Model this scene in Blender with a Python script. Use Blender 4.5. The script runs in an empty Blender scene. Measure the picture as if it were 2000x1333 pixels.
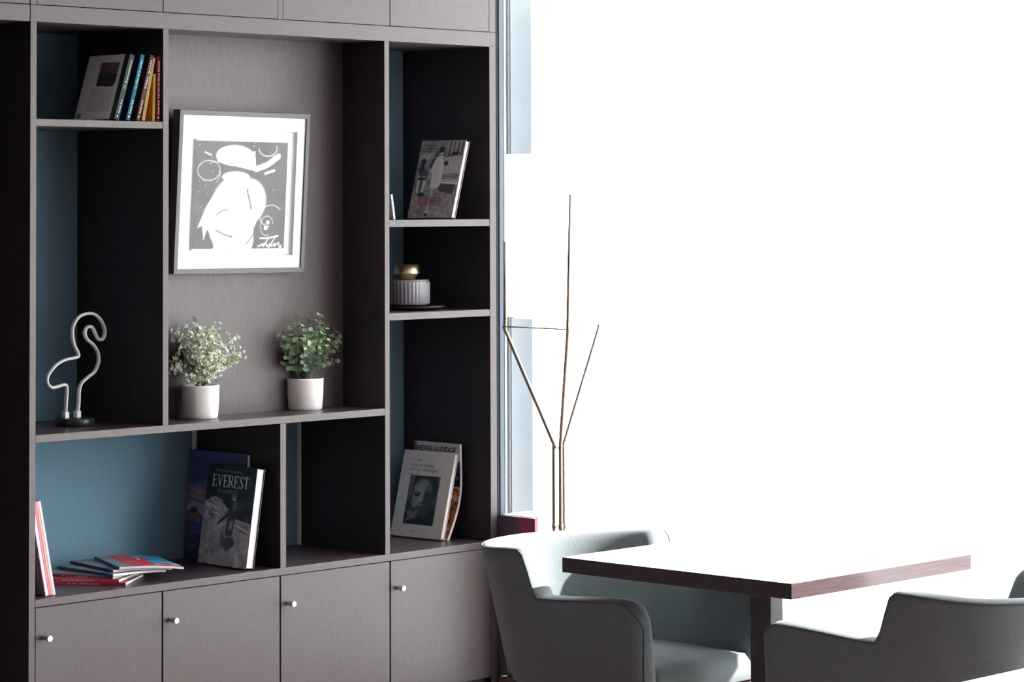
import bpy, bmesh, math, random
import numpy as np
from mathutils import Vector, Matrix
random.seed(4)
PI = math.pi
SC = bpy.context.scene
COL = SC.collection

# ------------------------------------------------------------------ camera
yaw, pit, rol = 0.8058, 0.0407, -0.0039
fw = Vector((math.sin(yaw)*math.cos(pit), math.cos(yaw)*math.cos(pit), math.sin(pit)))
rt = Vector((math.cos(yaw), -math.sin(yaw), 0.0))
up = rt.cross(fw)
R = rt*math.cos(rol) + up*math.sin(rol)
U = -rt*math.sin(rol) + up*math.cos(rol)
cam_d = bpy.data.cameras.new('camera')
cam = bpy.data.objects.new('camera', cam_d); COL.objects.link(cam)
cam.matrix_world = Matrix(((R.x, U.x, -fw.x, -5.1188), (R.y, U.y, -fw.y, -6.9485), (R.z, U.z, -fw.z, 1.665), (0, 0, 0, 1)))
cam_d.sensor_width = 36.0
cam_d.lens = 5406.5/2000*36.0
cam_d.shift_x = (1000-1003.9)/2000
cam_d.shift_y = (181.3-666.5)/2000
cam_d.clip_end = 200
SC.camera = cam

# ------------------------------------------------------------------ world, sun, exposure
W = bpy.data.worlds.new('overcast_sky'); SC.world = W; W.use_nodes = True
bg = W.node_tree.nodes['Background']
bg.inputs['Color'].default_value = (0.95, 0.98, 1.0, 1)
bg.inputs['Strength'].default_value = 8.8
sun_d = bpy.data.lights.new('sun', 'SUN'); sun_d.energy = 17.0; sun_d.angle = 0.02; sun_d.color = (1.0, 0.96, 0.92)
sun = bpy.data.objects.new('sun', sun_d); COL.objects.link(sun)
sun.rotation_euler = Vector((0.64, -0.77, 0.56)).to_track_quat('Z', 'Y').to_euler()
por_d = bpy.data.lights.new('window_portal', 'AREA'); por_d.shape = 'RECTANGLE'; por_d.size = 9.6; por_d.size_y = 2.6
por_d.cycles.is_portal = True
por = bpy.data.objects.new('window_portal', por_d); COL.objects.link(por)
por.location = (2.2, -4.9, 1.38)
por.rotation_euler = Matrix(((0, 0, 1), (1, 0, 0), (0, 1, 0))).to_euler()   # local -Z -> -X
SC.view_settings.view_transform = 'Standard'; SC.view_settings.look = 'None'
SC.view_settings.exposure = 0.28; SC.view_settings.gamma = 1.0
SC.view_settings.use_curve_mapping = False
SC.cycles.max_bounces = 10; SC.cycles.diffuse_bounces = 5
SC.cycles.caustics_reflective = False; SC.cycles.caustics_refractive = False
SC.cycles.sample_clamp_indirect = 6.0

# ------------------------------------------------------------------ materials
def lin(c):
    return tuple(((v/255)/12.92 if v/255 <= 0.04045 else ((v/255+0.055)/1.055)**2.4) for v in c)
MATS = {}
def mat(name, col, rough=0.5, metal=0.0, spec=0.5, **kw):
    m = bpy.data.materials.new(name); m.use_nodes = True
    p = m.node_tree.nodes['Principled BSDF']
    p.inputs['Base Color'].default_value = (*col, 1); p.inputs['Roughness'].default_value = rough
    p.inputs['Metallic'].default_value = metal; p.inputs['Specular IOR Level'].default_value = spec
    for k, v in kw.items():
        p.inputs[k.replace('_', ' ')].default_value = v
    MATS[name] = m
    return m
def noisemix(m, c1, c2, scale, vec=(1, 1, 1), bump=0.0, dist=0.001, detail=4, lo=0.3, hi=0.7, coord='Object'):
    nt = m.node_tree; N = nt.nodes; L = nt.links; p = N['Principled BSDF']
    tc = N.new('ShaderNodeTexCoord'); mp = N.new('ShaderNodeMapping'); mp.inputs['Scale'].default_value = vec
    nz = N.new('ShaderNodeTexNoise'); nz.inputs['Scale'].default_value = scale; nz.inputs['Detail'].default_value = detail
    cr = N.new('ShaderNodeValToRGB'); cr.color_ramp.elements[0].position = lo; cr.color_ramp.elements[1].position = hi
    cr.color_ramp.elements[0].color = (*c1, 1); cr.color_ramp.elements[1].color = (*c2, 1)
    L.new(tc.outputs[coord], mp.inputs[0]); L.new(mp.outputs[0], nz.inputs['Vector']); L.new(nz.outputs[0], cr.inputs[0])
    L.new(cr.outputs[0], p.inputs['Base Color'])
    if bump:
        b = N.new('ShaderNodeBump'); b.inputs['Strength'].default_value = bump; b.inputs['Distance'].default_value = dist
        L.new(nz.outputs[0], b.inputs['Height']); L.new(b.outputs[0], p.inputs['Normal'])
    return m
WD1, WD2 = (0.061, 0.045, 0.0445), (0.096, 0.072, 0.071)
wood_v = noisemix(mat('dark_veneer_vertical', WD1, 0.42), WD1, WD2, 1.0, (480, 480, 26), 0.10, 0.0003, 3)
wood_h = noisemix(mat('dark_veneer_horizontal', WD1, 0.40), WD1, WD2, 1.0, (26, 480, 480), 0.10, 0.0003, 3)
wood_y = noisemix(mat('dark_veneer_depthwise', WD1, 0.42), WD1, WD2, 1.0, (330, 9, 330), 0.12, 0.0004, 3)
wood_tab = noisemix(mat('table_veneer', WD1, 0.22), (0.055, 0.036, 0.038), (0.085, 0.058, 0.060), 1.0, (9, 250, 250), 0.05, 0.0003, 3)
blue = noisemix(mat('petrol_blue_fabric_panel', (0.1, .19, .25), 0.8), (0.125, 0.245, 0.320), (0.155, 0.290, 0.370), 260.0, (1, 1, 1), 0.3, 0.0005, 2)
steel = mat('brushed_steel', (0.75, 0.74, 0.72), 0.3, 1.0)
brass = mat('brass', (0.42, 0.35, 0.26), 0.25, 1.0)
brass_b = mat('satin_brass', (0.80, 0.62, 0.34), 0.3, 1.0)
fabric = noisemix(mat('teal_grey_wool', (0.2, .27, .28), 0.95, 0, 0.25), (0.130, 0.160, 0.168), (0.215, 0.250, 0.258), 420.0, (1, 1, 1), 0.35, 0.0008, 3)
fabric.node_tree.nodes['Principled BSDF'].inputs['Sheen Weight'].default_value = 0.25
fabric.node_tree.nodes['Principled BSDF'].inputs['Sheen Roughness'].default_value = 0.5
piping_m = mat('dark_piping', (0.10, 0.14, 0.145), 0.8)
legwood = noisemix(mat('leg_wood', (0.08, .04, .03), 0.4), (0.06, 0.03, 0.025), (0.11, 0.06, 0.05), 60, (1, 1, .1))
black = mat('black_frame', (0.085, 0.085, 0.092), 0.42)
matwhite = mat('white_mount_board', (0.86, 0.87, 0.87), 0.8)
paper = noisemix(mat('page_edges', (0.85, .83, .8), 0.8), (0.78, .76, .73), (0.9, .88, .86), 1, (900, 900, 30))
ceramic = noisemix(mat('white_ceramic', (0.78, .76, .73), 0.55), (0.80, .765, .725), (0.88, .865, .84), 14, (1, 1, 1), 0.1, 0.002, 6)
tubem = mat('neon_silicone', (0.88, 0.88, 0.88), 0.3)
darkpl = mat('black_plastic', (0.02, 0.022, 0.025), 0.35)
gravel = mat('dark_filler', (0.05, .04, .03), 0.9)
framegrey = mat('window_aluminium_bluegrey', lin((62, 80, 94)), 0.5)
framedark = mat('window_gasket_navy', lin((18, 24, 38)), 0.6)
white_p = noisemix(mat('white_paint', (0.8, .8, .8), 0.7), (0.78, .78, .78), (0.82, .82, .82), 3)
wallp = noisemix(mat('wall_paint_charcoal', (0.2, .18, .19), 0.8), (0.27, .225, .245), (0.31, .26, .28), 4)
ceilm = noisemix(mat('ceiling_grey', (0.4, .37, .38), 0.8), (0.50, .45, .465), (0.55, .49, .505), 3)
floorm = noisemix(mat('floor_boards', (0.07, .05, .045), 0.45), (0.12, .086, .088), (0.165, .122, .12), 1, (3, 60, 60), 0.1, 0.001)
terr = noisemix(mat('pale_terrace_stone', (0.7, .7, .7), 0.9), (0.66, .66, .66), (0.75, .75, .75), 5)
extm = noisemix(mat('exterior_grey_render', (0.1, .12, .13), 0.9), (0.035, .044, .05), (0.055, .064, .072), 8)
extl = noisemix(mat('exterior_pale_render', (0.1, .12, .13), 0.9), (0.27, .30, .305), (0.33, .35, .355), 5)
def solid(name, c, rough=0.45, **k): return mat(name, lin(c), rough, **k)

def gl():   # clear window glass
    m = bpy.data.materials.new('clear_glass'); m.use_nodes = True; nt = m.node_tree; N = nt.nodes
    N.remove(N['Principled BSDF']); t = N.new('ShaderNodeBsdfTransparent'); g = N.new('ShaderNodeBsdfGlossy'); g.inputs['Roughness'].default_value = 0.02
    x = N.new('ShaderNodeMixShader'); lw = N.new('ShaderNodeLayerWeight'); pw = N.new('ShaderNodeMath'); pw.operation = 'POWER'; pw.inputs[1].default_value = 5
    f = N.new('ShaderNodeMath'); f.operation = 'MULTIPLY_ADD'; f.inputs[1].default_value = 0.96; f.inputs[2].default_value = 0.04
    nt.links.new(lw.outputs['Facing'], pw.inputs[0]); nt.links.new(pw.outputs[0], f.inputs[0])
    nt.links.new(f.outputs[0], x.inputs[0]); nt.links.new(t.outputs[0], x.inputs[1]); nt.links.new(g.outputs[0], x.inputs[2])
    nt.links.new(x.outputs[0], N['Material Output'].inputs[0]); return m
glass = gl()
ribglass = mat('smoky_ribbed_glass', (0.62, 0.60, 0.64), 0.12, 0, 0.8, Transmission_Weight=0.55, IOR=1.45)

def attr_mat(name, rough=0.4):
    m = mat(name, (0.5, .5, .5), rough)
    a = m.node_tree.nodes.new('ShaderNodeAttribute'); a.attribute_name = 'ink'
    m.node_tree.links.new(a.outputs['Color'], m.node_tree.nodes['Principled BSDF'].inputs['Base Color'])
    return m
ink = attr_mat('printed_cover')
ink_matt = attr_mat('printed_matt', 0.7)

# ------------------------------------------------------------------ mesh helpers
def link(name, me, m=None, parent=None, smooth=False):
    o = bpy.data.objects.new(name, me); COL.objects.link(o)
    if m is not None: me.materials.append(m)
    if parent is not None: o.parent = parent
    if smooth:
        for p in me.polygons: p.use_smooth = True
    return o
def obj(name, bm, m=None, parent=None, smooth=False):
    me = bpy.data.meshes.new(name); bmesh.ops.recalc_face_normals(bm, faces=bm.faces[:]); bm.to_mesh(me); bm.free()
    return link(name, me, m, parent, smooth)
def bx(x0, x1, y0, y1, z0, z1, bev=0.0, bm=None):
    b = bmesh.new()
    vs = [b.verts.new((x, y, z)) for x in (x0, x1) for y in (y0, y1) for z in (z0, z1)]
    for f in ((0, 1, 3, 2), (4, 6, 7, 5), (0, 4, 5, 1), (2, 3, 7, 6), (0, 2, 6, 4), (1, 5, 7, 3)): b.faces.new([vs[i] for i in f])
    bmesh.ops.recalc_face_normals(b, faces=b.faces[:])
    if bev: bmesh.ops.bevel(b, geom=b.edges[:], offset=bev, segments=2 if bev > 0.002 else 1, profile=0.5, affect='EDGES')
    if bm is None: return b
    me = bpy.data.meshes.new('t'); b.to_mesh(me); b.free(); bm.from_mesh(me); bpy.data.meshes.remove(me); return bm
def lathe(prof, n=48, ribs=0, amp=0.0, bm=None):
    b = bm or bmesh.new(); rings = []
    for r, z in prof:
        if r <= 1e-6: rings.append([b.verts.new((0, 0, z))]); continue
        ring = []
        for i in range(n):
            a = 2*PI*i/n; rr = r+(amp*math.cos(ribs*a) if ribs and amp else 0)
            ring.append(b.verts.new((rr*math.cos(a), rr*math.sin(a), z)))
        rings.append(ring)
    for p, q in zip(rings, rings[1:]):
        for i in range(n):
            j = (i+1) % n
            if len(p) == 1 and len(q) == 1: continue
            if len(p) == 1: b.faces.new((p[0], q[i], q[j]))
            elif len(q) == 1: b.faces.new((p[i], p[j], q[0]))
            else: b.faces.new((p[i], p[j], q[j], q[i]))
    return b
def smoothpath(pts, sub=8, closed=False):
    P = [Vector(p) for p in pts]; out = []
    for i in range(len(P)-1):
        p0 = P[max(i-1, 0)]; p1 = P[i]; p2 = P[i+1]; p3 = P[min(i+2, len(P)-1)]
        for k in range(sub):
            t = k/sub
            out.append(0.5*((2*p1)+(-p0+p2)*t+(2*p0-5*p1+4*p2-p3)*t*t+(-p0+3*p1-3*p2+p3)*t**3))
    out.append(P[-1]); return out
def tube(path, r, n=10, ry=None, bm=None, side=None, caps=True, r1=None):
    """sweep an ellipse along a path; side = fixed reference direction"""
    b = bm or bmesh.new(); P = [Vector(p) for p in path]; rings = []
    ref = Vector(side) if side else None; prev = None
    for i, p in enumerate(P):
        t = (P[min(i+1, len(P)-1)]-P[max(i-1, 0)]).normalized()
        if ref is not None: u = (ref-t*ref.dot(t)).normalized()
        else:
            a = prev if prev is not None else (Vector((0, 0, 1)) if abs(t.z) < 0.9 else Vector((1, 0, 0)))
            u = (a-t*a.dot(t)).normalized()
        prev = u; v = t.cross(u)
        rr = r if r1 is None else r+(r1-r)*i/(len(P)-1)
        rings.append([b.verts.new(p+u*((ry or rr)*math.cos(2*PI*k/n))+v*(rr*math.sin(2*PI*k/n))) for k in range(n)])
    for p, q in zip(rings, rings[1:]):
        for i in range(n): b.faces.new((p[i], p[(i+1) % n], q[(i+1) % n], q[i]))
    if caps: b.faces.new(rings[0]); b.faces.new(rings[-1])
    return b
def empty(name, loc=(0, 0, 0), rz=0.0):
    o = bpy.data.objects.new(name, None); COL.objects.link(o); o.location = loc; o.rotation_euler = (0, 0, rz)
    o.empty_display_size = 0.05; return o
def tag(o, label, cat, group=None):
    o['label'] = label; o['category'] = cat
    if group: o['group'] = group
    return o
def thing(name, label, cat, loc=(0, 0, 0), rz=0.0, group=None): return tag(empty(name, loc, rz), label, cat, group)
def struct(name, bm, m, parent=None):
    o = obj(name, bm, m, parent)
    if parent is None: o['kind'] = 'structure'
    return o
def kids(o): return [c for c in COL.objects if c.parent == o]
def dup(o, parent=None):
    c = o.copy(); COL.objects.link(c); c.parent = parent
    for k in kids(o): dup(k, c)
    return c

# text ---------------------------------------------------------------
def text_mesh(body, size, align='LEFT', shear=0.0, spacing=1.0, bold=0.0):
    cu = bpy.data.curves.new('txt', 'FONT'); cu.body = body; cu.size = size; cu.align_x = align; cu.shear = shear
    cu.space_character = spacing; cu.offset = bold; cu.resolution_u = 3; cu.extrude = 0.00015
    o = bpy.data.objects.new('txt', cu); COL.objects.link(o)
    dg = bpy.context.evaluated_depsgraph_get(); dg.update()
    me = bpy.data.meshes.new_from_object(o.evaluated_get(dg))
    bpy.data.objects.remove(o); bpy.data.curves.remove(cu)
    me.transform(Matrix.Rotation(PI/2, 4, 'X'))       # readable in local XZ, facing -Y
    return me
SERIF = {  # strokes (x0,y0,x1,y1,thickness) in a unit-high cell, width first
 'E': (.62, [(.14, 0, .14, 1, .13), (.02, .97, .58, .97, .06), (.02, .03, .60, .03, .06), (.14, .52, .44, .52, .05), (.57, .8, .57, .97, .05), (.59, .03, .59, .22, .05), (.43, .42, .43, .62, .04)]),
 'V': (.72, [(.12, .97, .36, .02, .13), (.60, .97, .36, .02, .06), (0, .97, .26, .97, .05), (.48, .97, .72, .97, .05)]),
 'R': (.70, [(.14, 0, .14, 1, .13), (.02, .97, .40, .97, .06), (.40, .97, .52, .86, .09), (.52, .88, .52, .62, .12), (.52, .64, .38, .50, .09), (.14, .50, .40, .50, .05), (.34, .50, .62, .03, .12), (.02, .03, .26, .03, .05), (.52, .03, .70, .03, .05)]),
 'S': (.56, [(.46, .80, .46, .97, .05), (.46, .90, .28, .97, .06), (.28, .97, .12, .86, .09), (.12, .88, .12, .68, .12), (.10, .70, .46, .36, .13), (.46, .38, .44, .12, .12), (.46, .14, .28, .03, .08), (.28, .03, .08, .10, .06), (.08, .02, .08, .24, .05)]),
 'T': (.66, [(.33, 0, .33, 1, .13), (.02, .97, .64, .97, .06), (.03, .78, .03, .97, .05), (.63, .78, .63, .97, .05), (.2, .03, .46, .03, .05)]),
 'A': (.74, [(.12, .03, .38, .99, .06), (.38, .99, .62, .03, .13), (.22, .34, .54, .34, .05), (0, .03, .24, .03, .05), (.48, .03, .74, .03, .05)]),
 'U': (.72, [(.15, 1, .15, .24, .13), (.15, .26, .26, .05, .10), (.24, .04, .48, .04, .07), (.46, .04, .58, .26, .07), (.58, .24, .58, 1, .06), (.02, .97, .28, .97, .05), (.46, .97, .70, .97, .05)]),
 'D': (.74, [(.14, 0, .14, 1, .13), (.02, .97, .40, .97, .06), (.40, .97, .60, .78, .10), (.60, .82, .60, .20, .12), (.60, .24, .40, .03, .10), (.02, .03, .42, .03, .06)]),
 'Y': (.70, [(.35, 0, .35, .48, .12), (.12, .97, .35, .46, .12), (.58, .97, .35, .46, .06), (0, .97, .25, .97, .05), (.46, .97, .70, .97, .05), (.22, .03, .48, .03, .05)]),
 'O': (.76, [(.38, .98, .16, .84, .08), (.14, .86, .12, .16, .12), (.14, .16, .38, .02, .08), (.38, .02, .62, .16, .08), (.64, .14, .64, .86, .12), (.62, .84, .38, .98, .08)]),
 'M': (.90, [(.14, 0, .14, 1, .07), (.14, 1, .45, .05, .12), (.45, .05, .74, 1, .06), (.76, 0, .76, 1, .13), (0, .03, .26, .03, .05), (.62, .03, .9, .03, .05), (.02, .97, .16, .97, .05), (.74, .97, .9, .97, .05)]),
 'L': (.60, [(.14, 0, .14, 1, .13), (.02, .97, .28, .97, .05), (.02, .03, .56, .03, .06), (.57, .03, .57, .24, .05)]),
 'C': (.68, [(.58, .76, .58, .98, .05), (.58, .88, .38, .98, .06), (.38, .98, .18, .84, .08), (.15, .86, .13, .16, .12), (.16, .18, .38, .02, .08), (.38, .02, .60, .14, .06)]),
 'N': (.76, [(.14, 0, .14, 1, .07), (.12, .98, .62, .02, .12), (.62, 0, .62, 1, .06), (0, .03, .26, .03, .05), (.48, .97, .76, .97, .05)]),
 'Q': (.76, [(.38, .98, .16, .84, .08), (.14, .86, .12, .16, .12), (.14, .16, .38, .02, .08), (.38, .02, .62, .16, .08), (.64, .14, .64, .86, .12), (.62, .84, .38, .98, .08), (.40, .10, .72, -.16, .08)]),
 'Ê': (.62, [(.14, 0, .14, 1, .13), (.02, .97, .58, .97, .06), (.02, .03, .60, .03, .06), (.14, .52, .44, .52, .05), (.16, 1.08, .30, 1.22, .05), (.30, 1.22, .44, 1.08, .05)]),
 'À': (.74, [(.12, .03, .38, .99, .06), (.38, .99, .62, .03, .13), (.22, .34, .54, .34, .05), (0, .03, .24, .03, .05), (.48, .03, .74, .03, .05), (.24, 1.22, .40, 1.06, .06)]),
 ' ': (.34, [])}
def serif_mesh(body, size, shear=0.0, gap=0.06, widen=1.0):
    bm = bmesh.new(); x = 0.0; k = 0
    for ch in body:
        w, ss = SERIF[ch]
        for (x0, y0, x1, y1, t) in ss:
            d = Vector((x1-x0, y1-y0)); 
            if d.length < 1e-6: continue
            d.normalize(); n = Vector((-d.y, d.x))*t/2; k += 1
            pts = [Vector((x0, y0))+n, Vector((x0, y0))-n, Vector((x1, y1))-n, Vector((x1, y1))+n]
            bm.faces.new([bm.verts.new(((x+p.x*widen+shear*p.y)*size, -0.00002*(k % 7), p.y*size)) for p in pts])
        x += (w+gap)*widen
    me = bpy.data.meshes.new('lettering'); bm.to_mesh(me); bm.free(); return me, (x-gap*widen)*size
def place_text(me, m, parent, x, z, y=-0.0006, rot=0.0, name='lettering'):
    me.transform(Matrix.Translation((x, y, z)) @ Matrix.Rotation(-rot, 4, 'Y'))
    return link(name, me, m, parent)

# painted flat print -------------------------------------------------
class Canvas:
    def __init__(s, w, h, nx, c):
        s.w, s.h = w, h; s.nx = nx; s.ny = max(2, int(nx*h/w))
        s.u, s.v = np.meshgrid(np.linspace(0, 1, s.nx+1), np.linspace(0, 1, s.ny+1))
        s.asp = h/w; s.a = np.zeros(s.u.shape+(3,)); s.a[:] = np.array(c)/255.0
    def put(s, m, c, op=1.0):
        m = np.clip(m, 0, 1)*op; s.a = s.a*(1-m[..., None])+np.array(c)/255.0*m[..., None]
    def poly(s, pts, c, op=1.0):
        inside = np.zeros(s.u.shape, bool); n = len(pts)
        for i in range(n):
            x0, y0 = pts[i]; x1, y1 = pts[(i+1) % n]
            if y0 == y1: continue
            cnd = ((s.v >= min(y0, y1)) & (s.v < max(y0, y1))); xi = x0+(s.v-y0)*(x1-x0)/(y1-y0)
            inside ^= cnd & (s.u < xi)
        s.put(inside.astype(float), c, op)
    def ell(s, cx, cy, rx, ry, c, op=1.0, rot=0.0, soft=0.12):
        dx = s.u-cx; dy = (s.v-cy)*s.asp; ca, sa = math.cos(rot), math.sin(rot)
        d = np.sqrt(((dx*ca+dy*sa)/rx)**2+((-dx*sa+dy*ca)/(ry*s.asp))**2)
        s.put(np.clip((1-d)/soft+0.5, 0, 1), c, op)
    def line(s, pts, w, c, op=1.0):
        m = np.zeros(s.u.shape)
        for (x0, y0), (x1, y1) in zip(pts, pts[1:]):
            ax, ay, bx_, by = x0, y0*s.asp, x1, y1*s.asp; L = (bx_-ax)**2+(by-ay)**2+1e-12
            t = np.clip(((s.u-ax)*(bx_-ax)+(s.v*s.asp-ay)*(by-ay))/L, 0, 1)
            d = np.hypot(s.u-(ax+t*(bx_-ax)), s.v*s.asp-(ay+t*(by-ay)))
            m = np.maximum(m, np.clip((w/2-d)*s.nx+0.5, 0, 1))
        s.put(m, c, op)
    def grad(s, v0, v1, c0, c1):
        t = np.clip((s.v-v0)/(v1-v0), 0, 1)[..., None]; m = ((s.v >= v0) & (s.v <= v1))[..., None]
        s.a = np.where(m, np.array(c0)/255.0*(1-t)+np.array(c1)/255.0*t, s.a)
    def noise(s, amp, cells, seed=0, v0=0, v1=1, stretch=1.0, u0=0, u1=1):
        rg = np.random.RandomState(seed); tot = np.zeros(s.u.shape)
        for o in range(3):
            n = cells*2**o; ny = max(2, int(n*s.asp/stretch)); g = rg.rand(ny+2, n+2)
            x = s.u*n; y = s.v*ny; xi = x.astype(int).clip(0, n); yi = y.astype(int).clip(0, ny); fx = x-xi; fy = y-yi
            q = g[yi, xi]*(1-fx)*(1-fy)+g[yi, np.minimum(xi+1, n+1)]*fx*(1-fy)+g[np.minimum(yi+1, ny+1), xi]*(1-fx)*fy+g[np.minimum(yi+1, ny+1), np.minimum(xi+1, n+1)]*fx*fy
            tot += (q-0.5)/2**o
        m = ((s.v >= v0) & (s.v <= v1) & (s.u >= u0) & (s.u <= u1)).astype(float)
        s.a = np.clip(s.a+(tot*m*amp)[..., None], 0, 1)
    def mesh(s, fn=None):
        nx, ny = s.nx, s.ny; me = bpy.data.meshes.new('print')
        if fn is None: co = np.stack([s.u*s.w, np.full(s.u.shape, -0.0004), s.v*s.h], -1)
        else: co = fn(s.u, s.v)
        idx = np.arange((nx+1)*(ny+1)).reshape(ny+1, nx+1)
        q = np.stack([idx[:-1, :-1], idx[:-1, 1:], idx[1:, 1:], idx[1:, :-1]], -1).reshape(-1, 4)
        me.vertices.add(co.size//3); me.vertices.foreach_set('co', co.reshape(-1))
        me.loops.add(q.size); me.loops.foreach_set('vertex_index', q.reshape(-1).astype(np.int32))
        me.polygons.add(len(q)); me.polygons.foreach_set('loop_start', np.arange(0, q.size, 4, dtype=np.int32))
        me.update(calc_edges=True)
        at = me.attributes.new('ink', 'FLOAT_COLOR', 'POINT')
        a = s.a; l = np.where(a <= 0.04045, a/12.92, ((a+0.055)/1.055)**2.4)
        l = np.clip(l*getattr(s, 'gain', 1.0), 0, .9); rgba = np.concatenate([l, np.ones(l.shape[:2]+(1,))], -1).reshape(-1)
        at.data.foreach_set('color', rgba.astype(np.float32)); return me

# ================================================================== SETTING
ZT, ZD = 2.236, 2.288           # top rail
ZS1, ZP, ZC, ZA, ZB = 1.9373, 0.9674, 0.4666, 1.616, 1.2932
DB, DW = 0.448, 0.2132
FLZ = -0.05
struct('floor', bx(-8, 2.02, -10.2, 0.6, -0.15, FLZ), floorm)
struct('ceiling', bx(-8, 2.3, -10.2, 0.6, 2.86, 2.96), ceilm)
struct('wall_far', bx(-8, 2.12, 0.62, 0.7, FLZ, 2.86), wallp)
struct('wall_left', bx(-8.1, -8, -10.2, 0.7, FLZ, 2.86), wallp)
struct('wall_near', bx(-8, 2.3, -10.3, -10.2, FLZ, 2.86), wallp)
# low wall stub under the first window
pl = noisemix(mat('plum_red_reflection', (0.2, .05, .06), 0.35), (0.10, .085, .105), (0.34, .085, .115), 1, (1, 1, 1))  # red end is a reflection put into the colour, ramped along Y
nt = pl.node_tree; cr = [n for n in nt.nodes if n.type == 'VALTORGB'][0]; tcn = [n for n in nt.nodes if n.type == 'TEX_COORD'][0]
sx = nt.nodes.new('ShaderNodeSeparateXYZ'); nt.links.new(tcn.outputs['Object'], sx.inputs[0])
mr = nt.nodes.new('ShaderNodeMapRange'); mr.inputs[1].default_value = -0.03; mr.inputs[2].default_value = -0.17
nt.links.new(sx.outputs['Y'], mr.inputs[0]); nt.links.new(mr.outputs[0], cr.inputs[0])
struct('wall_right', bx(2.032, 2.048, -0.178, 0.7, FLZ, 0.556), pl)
struct('trim_1', bx(2.049, 2.20, -0.178, 0.0, 0.548, 0.558), white_p)            # window board
struct('trim_2', bx(2.02, 2.2, -10.2, 0.6, -0.15, FLZ-.002), terr)                     # threshold
struct('trim_3', bx(2.03, 2.2, -10.2, 0.7, 2.7, 2.86), white_p)                 # lintel
# jamb and glazing
w1 = empty('window_1'); w1['kind'] = 'structure'
obj('jamb_reveal', bx(2.028, 2.037, 0.0, 0.62, 0.556, 2.7), framedark, w1)
obj('window_frame', bx(2.037, 2.060, -0.004, 0.62, 0.556, 2.7, 0.001), framegrey, w1)
obj('gasket', bx(2.060, 2.064, -0.004, 0.05, 0.556, 2.7), framedark, w1)
obj('pane', bx(2.088, 2.096, -0.178, 0.0, 0.559, 2.7), glass, w1)
w2 = empty('window_2'); w2['kind'] = 'structure'
obj('pane', bx(2.088, 2.096, -5.4, -0.179, FLZ, 2.7), glass, w2)
obj('mullion', bx(2.05, 2.12, -5.46, -5.4, 0, 2.7, 0.002), framegrey, w2)
obj('pane', bx(2.088, 2.096, -8.0, -5.46, 0.0, 2.7), glass, w2)
obj('mullion', bx(2.05, 2.12, -8.06, -8.0, 0, 2.7, 0.002), framegrey, w2)
obj('pane', bx(2.088, 2.096, -10.15, -8.06, 0.0, 2.7), glass, w2)
# outside
g = struct('terrace', bx(2.2, 40, -40, 40, -0.3, -0.15), terr)
struct('exterior_wall', bx(5.0, 5.6, -6.30, -3.40, -0.15, 7.0), terr)   # unseen wall, added to keep direct sun off the bookcase
ew = struct('exterior_wall', bx(2.50, 2.512, 0.275, 0.384, 1.86, 4.2), extl)
ew = struct('exterior_wall', bx(2.50, 2.512, 0.275, 0.384, -0.15, 1.235), extl)
ep = struct('exterior_post', bx(2.50, 2.515, 0.386, 0.410, 1.86, 4.2), extm)
ep = struct('exterior_post', bx(2.50, 2.515, 0.386, 0.410, -0.15, 1.24), extm)

# ================================================================== BOOKCASE
wood_shade = noisemix(mat('dark_veneer_shaded', (0.03, .024, .027), 0.6), (0.019, .0145, .0175), (0.031, .024, .0275), 1.0, (330, 330, 9))  # darker copy of the veneer: shade on niche sides put into the colour
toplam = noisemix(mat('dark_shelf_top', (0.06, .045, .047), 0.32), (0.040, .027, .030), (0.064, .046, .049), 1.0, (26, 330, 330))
bc = thing('bookcase', 'large dark-veneer wall bookcase with open niches, petrol blue backs and knobbed doors below', 'bookcase')
BV = 0.0008
def part(n, b, m, par=bc): return obj(n, b, m, par)
X1, X1b, XL, XLb, X2, X2b, XR, XRb = 0.4957, 0.5191, 0.9933, 1.019, 1.472, 1.495, 1.9915, 2.025
part('side_panel', bx(-0.0239, 0, 0, .60, FLZ, ZT, BV), wood_v)
part('side_panel', bx(XR, XRb, 0, DB+.01, FLZ, ZT, BV), wood_v)
part('divider', bx(X1, X1b, 0, DB, ZP, ZT, BV), wood_v)
part('divider', bx(XL, XLb, 0, DB, ZC, ZP-.0237, BV), wood_v)
part('divider', bx(X2, X2b, 0, DB, ZC, ZT, BV), wood_v)
part('shelf', bx(0, X1, 0.001, DB, ZS1-.0225, ZS1, BV), wood_h)
part('shelf', bx(0, X2, 0.0, DB, ZP-.0237, ZP, BV), wood_h)
part('shelf', bx(X2b, XR, 0.001, DB, ZA-.0244, ZA, BV), wood_h)
part('shelf', bx(X2b, XR, 0.001, DB, ZB-.024, ZB, BV), wood_h)
part('worktop', bx(0, XR, -0.001, DB, ZC-.0233, ZC, BV), wood_h)
part('rail', bx(-0.0239, XRb, 0, DB+.01, ZT, ZD, BV), wood_h)
part('back_panel', bx(0, X1, DB, DB+.01, ZP, ZT), blue)
part('back_panel', bx(0, X2, DB, DB+.01, ZC, ZP-.0237), blue)
part('back_panel', bx(X2b, XR, DB, DB+.01, ZC, ZT), blue)
part('feature_panel', bx(X1b, X2, DW, DW+.02, ZP, ZT), wood_v)
for x in (XL, X2):
    part('edge_strip', bx(x-.0075, x-.0005, DB-.016, DB-.001, ZC, ZP-.0237), solid('pale_edging', (250, 252, 255)) if 'pale_edging' not in MATS else MATS['pale_edging'])
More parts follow.
